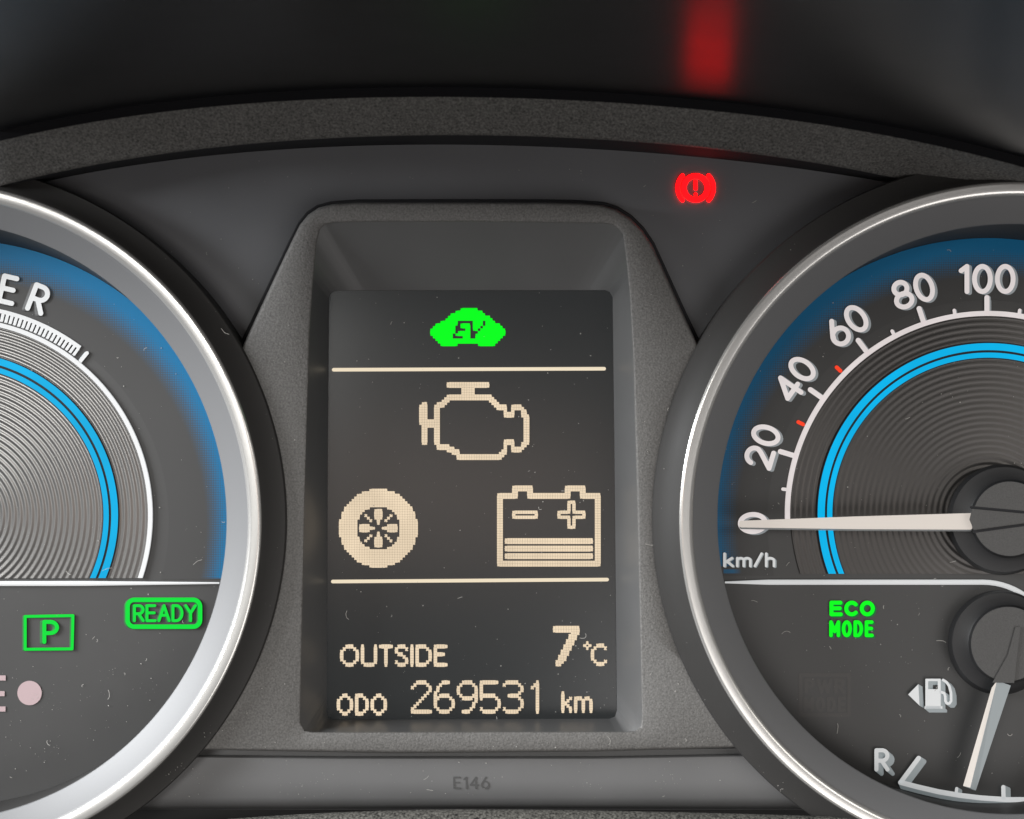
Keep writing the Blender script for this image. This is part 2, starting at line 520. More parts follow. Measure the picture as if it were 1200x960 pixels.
def ring_pts(poly, z, inset=0.0):
    o = []
    for a in angs:
        r = ray(poly, a) - inset
        o.append(W(CXD + r * math.cos(a), CYD + r * math.sin(a), z))
    return o
V, F = loft([ring_pts(outer, 10, -1.5), ring_pts(outer, ZS - 4, 0), ring_pts(outer, ZS - 1.2, 1.0), ring_pts(outer, ZS, 3.5), ring_pts(inner, ZS, -3.0),
             ring_pts(inner, ZS - .8, -1.0), ring_pts(inner, ZS - 3, 0)])
add("surround", V, F, M['surround'], disp, smooth=50)
V, F = loft([ring_pts(outer, ZP + 5, -4.5), ring_pts(outer, ZP + 7, -3.5), ring_pts(outer, ZP + 7, -1), ring_pts(outer, ZP + 2, 2)])
add("seam_shadow", V, F, M['lip'], disp, smooth=50)  # dark strip standing in for the shadow line round the surround
ZD = 12
V, F = loft([ring_pts(inner, ZS - 3, 0), ring_pts(screen, ZD + 3, -1.2), ring_pts(screen, ZD - 2, -0.6)])
add("recess_wall", V, F, M['recess'], disp, smooth=40)
scr_pts = ring_pts(screen, ZD, -2)
scr = add("screen", scr_pts, [tuple(range(len(scr_pts)))], M['lcd'], disp)

ZX = ZD + 1.0
def pixels(name, rows, cx0, cy0, px, py, mat, bx=0.55, by=0.95, label=None, q=.475):
    """rows: {row: set(cols)}; one small lit cell per pixel, joined to its neighbours with a hair gap"""
    lit = {(r, c) for r, cs in rows.items() for c in cs}
    V = []; F = []
    for r, c in sorted(lit):
        nb = {(dr, dc): (r + dr, c + dc) in lit for dr in (-1, 0, 1) for dc in (-1, 0, 1)}
        x, y = cx0 + c * px, cy0 + r * py
        l = px * q if nb[0, -1] else px * .5 + bx
        rr = px * q if nb[0, 1] else px * .5 + bx
        tp = py * q if nb[-1, 0] else py * .5 + by
        bo = py * q if nb[1, 0] else py * .5 + by
        ch = 1.15
        pts = []
        for (sx, sy) in ((-1, -1), (1, -1), (1, 1), (-1, 1)):
            ex = x + (rr if sx > 0 else -l); ey = y + (bo if sy > 0 else -tp)
            free = not nb[0, sx] and not nb[sy, 0]
            if free and not nb[sy, sx]:
                a, b2 = (ex - sx * ch, ey), (ex, ey - sy * ch)
                if sx * sy > 0: pts += [a, b2]
                else: pts += [b2, a]
            else: pts.append((ex, ey))
        o = len(V)
        zh = ZX + 0.02 * (r % 3) + 0.06 * (c % 3)
        V += [W(a, b2, zh) for a, b2 in pts]
        F.append(tuple(reversed(range(o, o + len(pts)))))
    return add(name, V, F, mat, disp, scr, label=label)

def rg(s):
    out = set()
    for p in s.split(','):
        if '-' in p:
            a, b2 = p.split('-'); out |= set(range(int(a), int(b2) + 1))
        elif p: out.add(int(p))
    return out
# green car with EV cut out
car = {0: '12-18', 1: '10-20', 2: '8-21', 3: '7-23', 4: '6-24', 5: '4-25', 6: '2-27', 7: '1-28', 8: '0-29', 9: '0-29', 10: '0-29', 11: '1-28', 12: '2-27', 13: '3-26', 14: '4-10,19-25'}
hole = {5: '11-16,21', 6: '11,16,21', 7: '10,11,16,20', 8: '10-13,16,19', 9: '10,16-18', 10: '9,16,17', 11: '9-12,16,17'}
pixels("electric_car_symbol", {r: rg(s) - rg(hole.get(r, '')) for r, s in car.items()}, 505.6, 362.6, 2.94, 2.98, M['evgreen'], .05, .05, q=.5, label="green car symbol with EV cut out")
eng = {0: '11-27', 1: '11-27', 2: '17-21', 3: '17-21', 4: '17-21', 5: '11-28', 6: '10-29', 7: '9-11,28-30', 8: '1,2,7-10,29-31', 9: '0-2,6-9,30-34,37-40',
       10: '0-2,6,7,31-34,37-41', 11: '0-2,6,7,34,37,41,42', 12: '0-2,6,7,34-37,41,42', 13: '0-2,6,7,34-37,41-43', 14: '0-2,6,7,42,43', 15: '0-7,42,43', 16: '0-7,42,43', 17: '1-7,42,43'}
for r in range(18, 23): eng[r] = '1,2,6,7,42,43'
eng.update({23: '1,2,6,7,34-37,42,43', 24: '1,2,6,7,34-37,41-43', 25: '7-11,34,37,41,42', 26: '7-13,34,37-41', 27: '11-15,33,34,37-40', 28: '13-15,32-34', 29: '15-33', 30: '15-32'})
pixels("engine_symbol", {r: rg(s) for r, s in eng.items()}, 493.1, 449.8, 2.914, 2.914, M['cream'], .5, .5)
bat = {}
def put(d, r0, r1, c0, c1, on=True):
    for r in range(r0, r1 + 1):
        s = d.setdefault(r, set())
        for c in range(c0, c1 + 1):
            s.add(c) if on else s.discard(c)
put(bat, 3, 4, 0, 40); put(bat, 3, 31, 0, 1); put(bat, 3, 31, 39, 40); put(bat, 30, 31, 0, 40)
for c in (6, 27):
    put(bat, 0, 4, c, c + 7); put(bat, 2, 4, c + 2, c + 5, False)
put(bat, 10, 12, 6, 15); put(bat, 11, 11, 7, 14, False)
put(bat, 6, 16, 28, 30); put(bat, 10, 12, 24, 34); put(bat, 11, 11, 25, 33, False); put(bat, 7, 15, 29, 29, False)
for r in (21, 24, 27): put(bat, r, r + 1, 3, 37)
pixels("battery_symbol", bat, 584.4, 571.0, 2.94, 2.94, M['cream'], .5, .5)
tyre = {}
for r in range(31):
    for c in range(31):
        q = (r - 15) ** 2 + (c - 15) ** 2
        if q <= 236 and q > 75: tyre.setdefault(r, set()).add(c)
for k in range(8, 12):
    for j in (14, 15, 16):
        for (r, c) in ((k, j), (30 - k, j), (j, k), (j, 30 - k)): tyre.setdefault(r, set()).add(c)
for k in (12, 13):
    for (r, c) in ((k, 15), (30 - k, 15), (15, k), (15, 30 - k)): tyre.setdefault(r, set()).add(c)
for k in (3, 4, 5):
    for sx in (-1, 1):
        for sy in (-1, 1): tyre.setdefault(15 + sy * k, set()).add(15 + sx * k)
pixels("tyre_symbol", tyre, 399.1, 574.8, 2.955, 2.955, M['cream'], .5, .5)
def line_obj(x0, y0, x1, y1, hw):
    return sheet_obj("divider_line", [sdf_sheet([((x0, y0), (x1, y1))], hw, 0.8)], ZX, 0.5, (0, 0), M['line'], disp, scr)
line_obj(391, 433.4, 708, 432.2, 2.1)
line_obj(390, 681.6, 711.5, 679.3, 2.1)

PF = {
 'O': (7, {0: '2-4', 1: '1,5', 2: '0,6', 3: '0,6', 4: '0,6', 5: '0,6', 6: '1,5', 7: '2-4'}),
 'U': (6, {0: '0,5', 1: '0,5', 2: '0,5', 3: '0,5', 4: '0,5', 5: '0,5', 6: '0,5', 7: '1-4'}),
 'T': (5, {0: '0-4', 1: '2', 2: '2', 3: '2', 4: '2', 5: '2', 6: '2', 7: '2'}),
 'S': (5, {0: '1-3', 1: '0,4', 2: '0', 3: '1,2', 4: '3', 5: '4', 6: '0,4', 7: '1-3'}),
 'I': (1, {r: '0' for r in range(8)}),
 'D': (6, {0: '0-3', 1: '0,4', 2: '0,5', 3: '0,5', 4: '0,5', 5: '0,5', 6: '0,4', 7: '0-3'}),
 'E': (5, {0: '0-4', 1: '0', 2: '0', 3: '0-3', 4: '0', 5: '0', 6: '0', 7: '0-4'}),
 'o': (6, {0: '2,3', 1: '1,4', 2: '0,5', 3: '0,5', 4: '0,5', 5: '0,5', 6: '1,4', 7: '2,3'}),
 'd': (5, {0: '0-2', 1: '0,3', 2: '0,4', 3: '0,4', 4: '0,4', 5: '0,4', 6: '0,3', 7: '0-2'}),
 '2': (8, {0: '2-5', 1: '1,6', 2: '0,7', 3: '7', 4: '6', 5: '5', 6: '4', 7: '3', 8: '2', 9: '1', 10: '0', 11: '0-7'}),
 '6': (8, {0: '3-5', 1: '2', 2: '1', 3: '1', 4: '0', 5: '0,2-5', 6: '0,1,6', 7: '0,7', 8: '0,7', 9: '0,7', 10: '1,6', 11: '2-5'}),
 '9': (8, {0: '2-5', 1: '1,6', 2: '0,7', 3: '0,7', 4: '0,7', 5: '1,6,7', 6: '2-5,7', 7: '7', 8: '6', 9: '6', 10: '5', 11: '2-4'}),
 '5': (8, {0: '0-6', 1: '0', 2: '0', 3: '0', 4: '0', 5: '0-5', 6: '0,6', 7: '7', 8: '7', 9: '7', 10: '0,6', 11: '1-5'}),
 '3': (8, {0: '1-5', 1: '0,6', 2: '7', 3: '7', 4: '6', 5: '2-5', 6: '6', 7: '7', 8: '7', 9: '7', 10: '0,6', 11: '1-5'}),
 '1': (8, {0: '4', 1: '3,4', 2: '2,4', 3: '4', 4: '4', 5: '4', 6: '4', 7: '4', 8: '4', 9: '4', 10: '4', 11: '4'}),
 'k': (4, {0: '0', 1: '0', 2: '0,3', 3: '0,2', 4: '0,1', 5: '0,2', 6: '0,3', 7: '0,3'}),
 'm': (7, {2: '0-2,4,5', 3: '0,3,6', 4: '0,3,6', 5: '0,3,6', 6: '0,3,6', 7: '0,3,6'}),
 '7': (10, {0: '0-9', 1: '0-9', 2: '7-9', 3: '6-8', 4: '6-8', 5: '5-7', 6: '5-7', 7: '4-6', 8: '4-6', 9: '3-5', 10: '3-5', 11: '2-4', 12: '2-4', 13: '1-3', 14: '1,2'}),
 'C': (6, {0: '2-4', 1: '1,5', 2: '0', 3: '0', 4: '0', 5: '0', 6: '1,5', 7: '2-4'}),
 '*': (3, {0: '1', 1: '0,2', 2: '1'}),
}
def pix_text(s):
    rows = {}; x = 0
    for ch in s:
        wd, d = PF[ch]
        for r, cs in d.items(): rows.setdefault(r, set()).update({c + x for c in rg(cs)})
        x += wd + 1
    return rows
pixels("outside_text", pix_text("OUTSIDE"), 400.4, 757.7, 3.05, 3.067, M['cream'])
pixels("odometer_text", pix_text("odo"), 396.6, 815.2, 3.05, 3.05, M['cream'])
pixels("odometer_number", pix_text("269531"), 483.3, 799.8, 2.99, 3.12, M['cream'])
pixels("kilometre_text", pix_text("km"), 659.6, 812.6, 3.0, 2.95, M['cream'])
pixels("temperature_number", pix_text("7"), 649.8, 736.0, 3.05, 3.06, M['cream'])
pixels("degree_sign", pix_text("*"), 685.2, 753.6, 3.05, 3.05, M['cream'], .4, .6)
pixels("celsius_letter", pix_text("C"), 694.3, 756.6, 3.05, 3.1, M['cream'])


# ------------------------------------------------------------------ dials
def lathe(ax, ay, prof, n=240):
    loops = []
    for z, r in prof:
        loops.append([Vector(((ax - 600 + r * math.cos(q)) * U, -z * U, (480 - ay + r * math.sin(q)) * U)) for q in [2 * math.pi * i / n for i in range(n)]])
    V, F = loft(loops)
    return V, flip(F)


def cut_below(o, y_photo, thing, clear_above=False):
    """trim the mesh at a horizontal line of the dial plane"""
    bm = bmesh.new(); bm.from_mesh(o.data)
    co = W(0, y_photo, 0).z - thing.loc.z
    bmesh.ops.bisect_plane(bm, geom=bm.verts[:] + bm.edges[:] + bm.faces[:], plane_co=(0, 0, co), plane_no=(0, 0, -1), clear_outer=True)
    bm.to_mesh(o.data); bm.free()
    return o


def band_material(name, ax, ay, loc, R, w_top, w_side, side_dir, ylow, patch=None):
    """printed blue halftone ring, fading inwards into the dial face"""
    m, t, b = new_mat(name)
    tc = t.nodes.new("ShaderNodeTexCoord")
    sp = t.nodes.new("ShaderNodeSeparateXYZ")
    t.links.new(tc.outputs["Object"], sp.inputs[0])
    ox, oz = (ax - 600) - loc.x / U, (480 - ay) - loc.z / U
    X = N(t, sp.outputs["X"]) * (1 / U) - ox
    Z = N(t, sp.outputs["Z"]) * (1 / U) - oz
    r = (X * X + Z * Z).f('SQRT')
    up = (Z / R).clamp()
    wd = up * (w_top - w_side) + w_side
    tt = ((r - R) / wd + 1.0).clamp().f('POWER', 1.0)
    nz = t.nodes.new("ShaderNodeTexNoise"); nz.inputs["Scale"].default_value = 60
    t.links.new(tc.outputs["Object"], nz.inputs["Vector"])
    # fine halftone: dots in a 2.6 px grid that grow with density
    p = 2.7
    fx = (X / p).f('FRACT') - 0.5
    fz = (Z / p).f('FRACT') - 0.5
    dist = (fx * fx + fz * fz).f('SQRT')
    dots = ((tt * 1.05 - dist) * 2.2 + 0.25).clamp()
    solid = (tt * 1.5 - 0.1).clamp()
    mask = (dots * 0.65 + solid * 0.35) * (tt * 6.0).clamp()
    low = ((Z + (ylow - ay)) * 0.8).clamp()
    mask = mask * low
    if patch:
        px = (((X - patch[0]) * 0.6).clamp() * ((X * -1.0 + patch[1]) * 0.1).clamp() * ((Z - patch[2]) * .8).clamp() * ((Z * -1.0 + patch[3]) * .8).clamp())
        mask = (mask + px * 0.7).clamp()
    mx = t.nodes.new("ShaderNodeMix"); mx.data_type = 'RGBA'
    t.links.new(mask.s, mx.inputs[0])
    mx.inputs[6].default_value = (0.046, 0.0455, 0.045, 1)
    mx.inputs[7].default_value = (0.0004, 0.125, 0.28, 1)
    t.links.new(mx.outputs[2], b.inputs["Base Color"])
    set_in(b, Roughness=0.5)
    b.inputs["Specular IOR Level"].default_value = 0.22
    return m


def dial(thing, ax, ay, lip, base, g):
    V, F = lathe(ax, ay, [(0, 397), (60, 400), (67, 400), (70, 398.5), (72, 394), (82, 379 + g), (88.4, 375.4 + g), (89.4, 374.2 + g), (88.6, 373 + g)])
    add("collar", V, F, M['collar'], thing, smooth=35)
    V, F = lathe(ax, ay, [(86.5, 374.2 + g), (89.2, 373.9 + g), (90.8, 372.8 + g), (91.3, 371 + g), (91.3, 370.4 + g), (90.85, 363.4 + g), (90.6, 362.6 + g), (89.9, 361 + g), (88.5, 359.4 + g), (86.5, 358.4 + g)])
    add("chrome_ring", V, F, M['chrome'], thing, smooth=60)
    V, F = lathe(ax, ay, [(86.5, 358.4 + g), (85.5, 357.2 + g), (77, lip + .8), (76, lip), (74.5, lip)])
    add("inner_wall", V, F, M['wall'], thing, smooth=40)
    n = 240
    def L(r, z, oy): return [Vector(((ax - 600 + r * math.cos(2 * math.pi * i / n)) * U, -z * U, (480 - ay - oy + r * math.sin(2 * math.pi * i / n)) * U)) for i in range(n)]
    V, F = loft([L(lip, 74.5, 0), L(base, 0, 8)])
    add("well_wall", V, flip(F), M['collar'], thing, smooth=40)
    V = L(base - .1, 0, 8)
    return add("dial_face", V, [tuple(reversed(range(n)))], M['face'], thing)


def grooves(r1, r0, pitch=6.8, h=0.6):
    prof = []
    r = r1
    while r > r0:
        for q in range(6):
            u = q / 6
            prof.append((1.2 + h * (0.5 + 0.5 * math.cos(2 * math.pi * u)), r - pitch * u))
        r -= pitch
    return prof


def ann(thing, name, ax, ay, r0, r1, z, mat, parent=None, a0=0, a1=360, n=200, thick=1.2, label=None):
    """flat raised ring or ring sector, angles counter-clockwise from the right"""
    full = abs(a1 - a0) >= 360
    A = [math.radians(a0 + (a1 - a0) * i / n) for i in range(n if full else n + 1)]
    def L(r, zz): return [Vector(((ax - 600 + r * math.cos(q)) * U, -zz * U, (480 - ay + r * math.sin(q)) * U)) for q in A]
    V, F = loft([L(r1, z - thick), L(r1, z), L(r0, z), L(r0, z - thick)], full)
    return add(name, V, flip(F), mat, thing, parent, label=label)


def radial_tick(thing, name, ax, ay, deg, r0, r1, wd, z, depth, shift, mats, label=None):
    c, s = math.cos(math.radians(deg)), -math.sin(math.radians(deg))
    return sheet_obj(name, [sdf_sheet([((ax + c * r0, ay + s * r0), (ax + c * (r1 - wd * .3), ay + s * (r1 - wd * .3)))], wd / 2, 0.7)], z, depth, shift, mats, thing, label=label)


ZT = 2.4   # height of raised print
# ---- left: power gauge
pg = Thing("power_gauge", "left round power gauge with a bright silver grooved disc and green READY lamp", "gauge", W(LX, LY, 0))
dial(pg, LX, LY, 334.5, 331, 2.0)
bm_ = band_material("blue_halftone_power", LX, LY + 8, pg.loc, 330, 50, 39, 1, 678.5)
o = ann(pg, "blue_band", LX, LY + 8, 250, 330.8, 0.6, bm_, thick=0.4, n=240)
cut_below(o, 679, pg)
prof = grooves(226, 20, h=0.6)
V, F = lathe(LX, LY, [(0.2, 226.4)] + prof, 300)
o = add("grooved_disc", V, F, M['disc_silver'], pg, smooth=180); cut_below(o, 677.5, pg)
o = ann(pg, "disc_edge", LX, LY, 226.4, 231.5, 3.6, M['bone'], thick=3); cut_below(o, 677, pg)
o = ann(pg, "ring_channel", LX, LY, 173.4, 192.6, 3.4, M['lip'], thick=3); cut_below(o, 677, pg)
for r0, r1 in ((183.6, 191.4), (174.6, 180.6)):
    o = ann(pg, "light_ring", LX, LY, r0, r1, 4.2, M['cyan'], thick=3); cut_below(o, 677, pg)
tube("divider_line", [(-330, 684.2), (-100, 684), (100, 683.8), (257, 683.4)], 3, 2.9, M['bone'], pg, flat=.5)
# comb scale
ann(pg, "scale_arc", LX, LY, 242.6, 247.2, ZT, [M['bone']], a0=53.2, a1=128, thick=3)
VV = []; FF = []
aa = 53.6
def bar_pts(ax, ay, deg, r0, r1, wd):
    c, s = math.cos(math.radians(deg)), -math.sin(math.radians(deg))
    nx, ny = -s * wd / 2, c * wd / 2
    return [(ax + c * r0 + nx, ay + s * r0 + ny), (ax + c * r1 + nx, ay + s * r1 + ny), (ax + c * r1 - nx, ay + s * r1 - ny), (ax + c * r0 - nx, ay + s * r0 - ny)]
while aa < 128:
    q = bar_pts(LX, LY, aa, 233.5, 243.5, 2.9)
    o_ = len(VV)
    VV += [W(x, y, ZT - .3) for x, y in q] + [W(x - 1.0, y + .4, 0.3) for x, y in q]
    FF += [(o_, o_ + 1, o_ + 2, o_ + 3)] + [(o_ + (i + 1) % 4, o_ + i, o_ + 4 + i, o_ + 4 + (i + 1) % 4) for i in range(4)]
    aa += 1.28
add("scale_teeth", VV, FF, M['bone'], pg)
radial_tick(pg, "end_tick", LX, LY, 51.0, 232, 246, 4.2, ZT + .3, 3.5, (-1.5, 0.5), [M['bone'], M['boneside']])
for ch, dg in zip("POWER", (104.0, 95.5, 86.0, 76.9, 69.0)):
    c, s = math.cos(math.radians(dg)), -math.sin(math.radians(dg))
    R_ = 271.5
    sheet_obj("letter", [sdf_sheet(word_segs(ch, LX + c * R_, LY + s * R_, 29.5, 0, dg - 90), 2.9, 0.6)], ZT + .4, 2.4, (-4.0, 1.0), [M['bone'], M['ink']], pg)
# READY lamp
rl = sheet_obj("ready_lamp", [sdf_sheet(segs_of(arc(226.5, 711, 8, 8, -90, 0, 8) + arc(226.5, 726.5, 8, 8, 0, 90, 8) + arc(157.5, 726.5, 8, 8, 90, 180, 8) + arc(157.5, 711, 8, 8, 180, 270, 8) + [(226.5, 703)]), 2.6, 0.6)],
               ZT, 3.5, (-2.6, 0.6), [M['green'], M['greenside']], pg, label="lit green READY in a rounded frame")
sheet_obj("lettering", [sdf_sheet(word_segs("READY", 193.4, 718.6, 17.6, 4.4, 0, 1.0, 71.5), 1.65, 0.5)], ZT, 3.5, (-2.6, .8), [M['green'], M['greenside']], pg, rl)
pl_ = sheet_obj("park_lamp", [sdf_sheet(segs_of([(29.5, 722.5), (85.5, 721.5), (84.5, 760.5), (29.5, 761), (29.5, 722.5)]), 1.7, 0.6)], ZT, 3.5, (-2.4, .6), [M['green'], M['greenside']], pg,
                label="lit green letter P in a square frame")
sheet_obj("letter", [sdf_sheet(word_segs("P", 59.4, 740.6, 23.5, 0, 0, 1.22), 2.3, 0.6)], ZT, 3.5, (-4.2, .6), [M['green'], M['greenside']], pg, pl_)
add("round_lamp", [W(x, y, 1.0) for x, y in arc(34.6, 812.2, 14.3, 14.3, 0, 360, 40)[:-1]], [tuple(reversed(range(40)))], M['pink'], pg, label="unlit pale pink round lamp")
for yy, xe in ((794.6, 6.6), (813, 5.4), (831, 6.4)):
    prism("letter_bar", rect(-22, yy - 3, xe, yy + 3), 1.0, 0.5, M['pink'], pg)

# ---- right: speedometer
sp = Thing("speedometer", "right round speedometer with its white needle resting on 0 km/h", "speedometer", W(RX, RY, 0))
dial(sp, RX, RY, 328.5, 331, -1.0)
bm2 = band_material("blue_halftone_speed", RX, RY + 8, sp.loc, 330, 50, 40, -1, 664, patch=(-310, -288, RY + 8 - 672.5, RY + 8 - 666.5))
o = ann(sp, "blue_band", RX, RY + 8, 258, 330.8, 0.6, bm2, thick=0.4, n=240)
cut_below(o, 675, sp)
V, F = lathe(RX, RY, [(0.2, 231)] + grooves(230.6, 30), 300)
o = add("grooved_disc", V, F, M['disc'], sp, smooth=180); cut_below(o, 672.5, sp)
ann(sp, "scale_arc", RX, RY, 231.6, 237.4, ZT, [M['white']], a0=2, a1=181.5, thick=3)
o = ann(sp, "ring_channel", RX, RY, 181.4, 200.8, 3.4, M['lip'], thick=3); cut_below(o, 672, sp)
for r0, r1 in ((191.4, 199.6), (182.6, 188.6)):
    o = ann(sp, "light_ring", RX, RY, r0, r1, 4.2, M['cyan'], thick=3); cut_below(o, 672, sp)
STEP = 18.3
for i in range(10):
    txt = str(i * 20)
    dg = 181.6 - STEP * i + (0.7 if i == 0 else 0)
    c, s = math.cos(math.radians(dg)), -math.sin(math.radians(dg))
    if i <= 5 or all(ch in G for ch in txt):
        R_ = 275
        sheet_obj("numeral", [sdf_sheet(word_segs(txt, RX + c * R_, RY + s * R_, 29.5, 8.2, dg - 90, 1.05 if i else 1.14), 2.85, 0.6)], ZT + .2, 2.2, (3.3, 1.3), [M['white'], M['whiteside']], sp)
    if 0 < i < 10:
        radial_tick(sp, "major_tick", RX, RY, dg, 236, 255, 6.0, ZT, 3.5, (3.0, 1.2), [M['white'], M['whiteside']])
    if i < 9:
        if i in (1, 2):
            radial_tick(sp, "red_tick", RX, RY, dg - STEP / 2, 240.5, 247.5, 4.4, ZT - 1, 2.5, (1, .5), [M['orange'], M['orange']], label="short red tick")
        else:
            radial_tick(sp, "minor_tick", RX, RY, dg - STEP / 2, 236, 242.5, 4.0, ZT - .2, 3, (1.6, .6), [M['white'], M['whiteside']])
sheet_obj("unit_lettering", [sdf_sheet(word_segs("km/h", 878, 656.2, 14.4, 5.4, 0, 1.0, 58.0), 1.55, 0.5)], ZT, 3.5, (2.2, 1.2), [M['bone'], M['boneside']], sp)
rule_path = [(849.5, 682.6)] + [(x, 682.4) for x in range(900, 1151, 50)] + arc(1152, 770, 86, 87.6, -90, -20, 14)
tube("divider_line", rule_path, 3, 3.0, M['bone'], sp, flat=.5)
# eco mode lamp
em = sheet_obj("eco_lamp", [sdf_sheet(word_segs("ECO", 998.6, 713.2, 13.6, 6.4, 0, 1.0, 48.5), 2.35, 0.5)], ZT, 4, (3.0, 2.2), [M['evgreen'], M['greenside']], sp, label="lit green words ECO MODE")
sheet_obj("lettering", [sdf_sheet(word_segs("MODE", 997.8, 736.9, 15.6, 6.0, 0, 1.0, 48.0), 2.1, 0.5)], ZT, 4, (3.0, 2.2), [M['evgreen'], M['greenside']], sp, em)
# unlit mode lamp, hardly visible
ul = sheet_obj("unlit_lamp", [sdf_sheet(segs_of([(938, 791), (995, 791), (995, 838), (938, 838), (938, 791)]), 2.2, 0.8)], 0.35, .2, (0, 0), M['ghost'], sp, label="unlit square mode lamp, barely visible")
sheet_obj("lettering", [sdf_sheet(word_segs("PWR", 966.5, 804, 14, 6, 0, 1.0, 44), 2.0, 0.7), sdf_sheet(word_segs("MODE", 966.5, 825.5, 14, 6, 0, 1.0, 46), 2.0, 0.7)], 0.35, .2, (0, 0), M['ghost'], sp, ul)


def hub(thing, bx, by, rb, cx, cy, rc_, zb, zc, wedge):
    """stepped needle hub: black flared base and grained cap; wedge = two rim angles of the needle root"""
    n = 96
    def L(cx_, cy_, r, z): return [W(cx_ + r * math.cos(2 * math.pi * i / n), cy_ - r * math.sin(2 * math.pi * i / n), z) for i in range(n)]
    V, F = loft([L(bx - 2, by, rb + 1, 0), L(bx - 1, by, rb, zb - 6), L(bx, by, rb - 2.5, zb), L(cx - 1, cy, rc_ + 6, zb + 3), L(cx - .4, cy, rc_ + 1.6, zb + 6), L(cx, cy, rc_ + .6, zc - 3), L(cx, cy, rc_ - 1, zc)])
    h = add("hub", V, flip(F), M['hubring'], thing, smooth=35)
    V = L(cx, cy, rc_ - 1, zc)
    add("cap", V, [tuple(reversed(range(n)))], M['hub'], thing, h)
    return h


h1 = hub(sp, 1177, 609, 64, 1183.5, 608, 44.5, 22, 46, None)
prism("needle_root", [(1139, 596.5), (1203, 602.5), (1203, 612.5), (1141, 621), (1136, 609)], 49, 6, [M['hub'], M['hubring']], sp, h1)
for a_, b_ in (((1138, 594.6), (1204, 600.6)), ((1141, 623.2), (1204, 614.6))):
    sheet_obj("groove", [sdf_sheet([(a_, b_)], 1.5, 0.6)], 46.5, 0.4, (0, 0), M['lip'], sp, h1)
# needle: flat lit top, thin shaded sides
NZ = 40
nd = prism("needle", [(866.4, 612), (868, 610.4), (1000, 605.4), (1137.5, 601.4), (1139.4, 602.6), (1139.4, 619.4), (1137.5, 620.8), (1000, 620.2), (868, 618.2), (866.4, 617)], NZ, 7, [M['needle'], M['needleside']], sp, shift=(0.4, 2.0))

# ---- fuel gauge in the lower right dial
fg = Thing("fuel_gauge", "small fuel gauge below the speedometer with a white needle near the R mark", "fuel gauge", W(1175, 755, 0))
h2 = hub(fg, 1174, 753, 60.5, 1181.5, 754.8, 44.5, 20, 42, None)
prism("needle_root", [(1163, 800), (1188.5, 800.5), (1192, 768), (1196, 735), (1190, 735), (1181, 768)], 44, 4, [M['hub'], M['hubring']], fg, h2)
# two faceted needle
def facet_needle():
    z0, z1 = 34, 41
    Lp = [W(1162.2, 806, z0), W(1128.6, 921, z0)]
    Mp = [W(1168.5, 797.6, z1), W(1137.0, 923.2, z1)]
    Rp = [W(1184.5, 803.5, z0 - 3), W(1143.5, 926.5, z0 - 3)]
    Bp = [W(1181, 806, z0 - 10), W(1141, 926, z0 - 10)]
    V = [Lp[0], Lp[1], Mp[0], Mp[1], Rp[0], Rp[1], Bp[0], Bp[1]]
    F = [(0, 1, 3, 2), (2, 3, 5, 4), (4, 5, 7, 6), (6, 7, 1, 0), (1, 7, 5, 3), (0, 2, 4, 6)]
    return add("needle", V, F, [M['needle'], M['boneside']], fg, fmat=[0, 1, 1, 1, 1, 1])
facet_needle()
pth = [(1055.5, 917.0), (1075, 922.2), (1100, 928.0), (1125, 932.2), (1150, 935.2), (1180, 937.2), (1210, 937.2), (1240, 934.5), (1265, 929), (1290, 920)]
sheet_obj("scale_arc", [sdf_sheet(segs_of(pth), 3.0, 0.7)], ZT + 2, 4.2, (2.0, 5.0), [M['bone'], M['boneside']], fg)
sheet_obj("major_tick", [sdf_sheet([((1076.5, 888.5), (1056.5, 915.5))], 2.7, 0.7)], ZT + 2, 4.2, (6.5, 4.0), [M['bone'], M['boneside']], fg)
sheet_obj("minor_tick", [sdf_sheet([((1121.2, 924.2), (1120.4, 930))], 1.9, 0.7)], ZT + 2, 4.2, (4.5, 2.6), [M['bone'], M['boneside']], fg)
sheet_obj("minor_tick", [sdf_sheet([((1175.8, 922.5), (1176, 935))], 2.5, 0.7)], ZT + 2, 4.2, (6.0, 2.6), [M['bone'], M['boneside']], fg)
sheet_obj("letter", [sdf_sheet(word_segs("R", 1033.6, 890.6, 22.6, 0, 0, 1.03), 2.4, 0.6)], ZT + 2, 4.2, (6.0, 5.0), [M['bone'], M['boneside']], fg)
pm = prism("pump_symbol", rect(1083.4, 827.6, 1104.4, 830.6), ZT + 2, 4.2, [M['bone'], M['boneside']], fg, shift=(5.5, 4.5), label="white fuel pump symbol with a left pointing arrow")
prism("arrow", [(1064.2, 814), (1076.2, 801.8), (1077.6, 827)], ZT + 2, 4.2, [M['bone'], M['boneside']], fg, pm, shift=(5.0, 3.0))
def pump_cut(X, Y):   # the window
    q = np.maximum(np.abs(X - 1093.3) - 5.6, np.abs(Y - 803) - 4.7)
    return -q
sheet_obj("body", [sdf_sheet([((1085.4 + k, 796.4), (1085.4 + k, 829.6)) for k in np.arange(0, 16.6, 1.0)], 1.0, 0.5, cut=pump_cut)], ZT + 2, 4.2, (5.5, 4.5), [M['bone'], M['boneside']], fg, pm)
sheet_obj("hose", [sdf_sheet(segs_of([(1102.5, 811), (1106.4, 812.2), (1107.6, 816), (1107.8, 821.5), (1109.6, 824.4), (1112.6, 824.4), (1114.6, 821.5), (1114.4, 812), (1112.4, 804), (1109, 799.4), (1105.2, 797)]), 1.55, 0.5)],
          ZT + 2, 4.2, (5.0, 3.6), [M['bone'], M['boneside']], fg, pm)

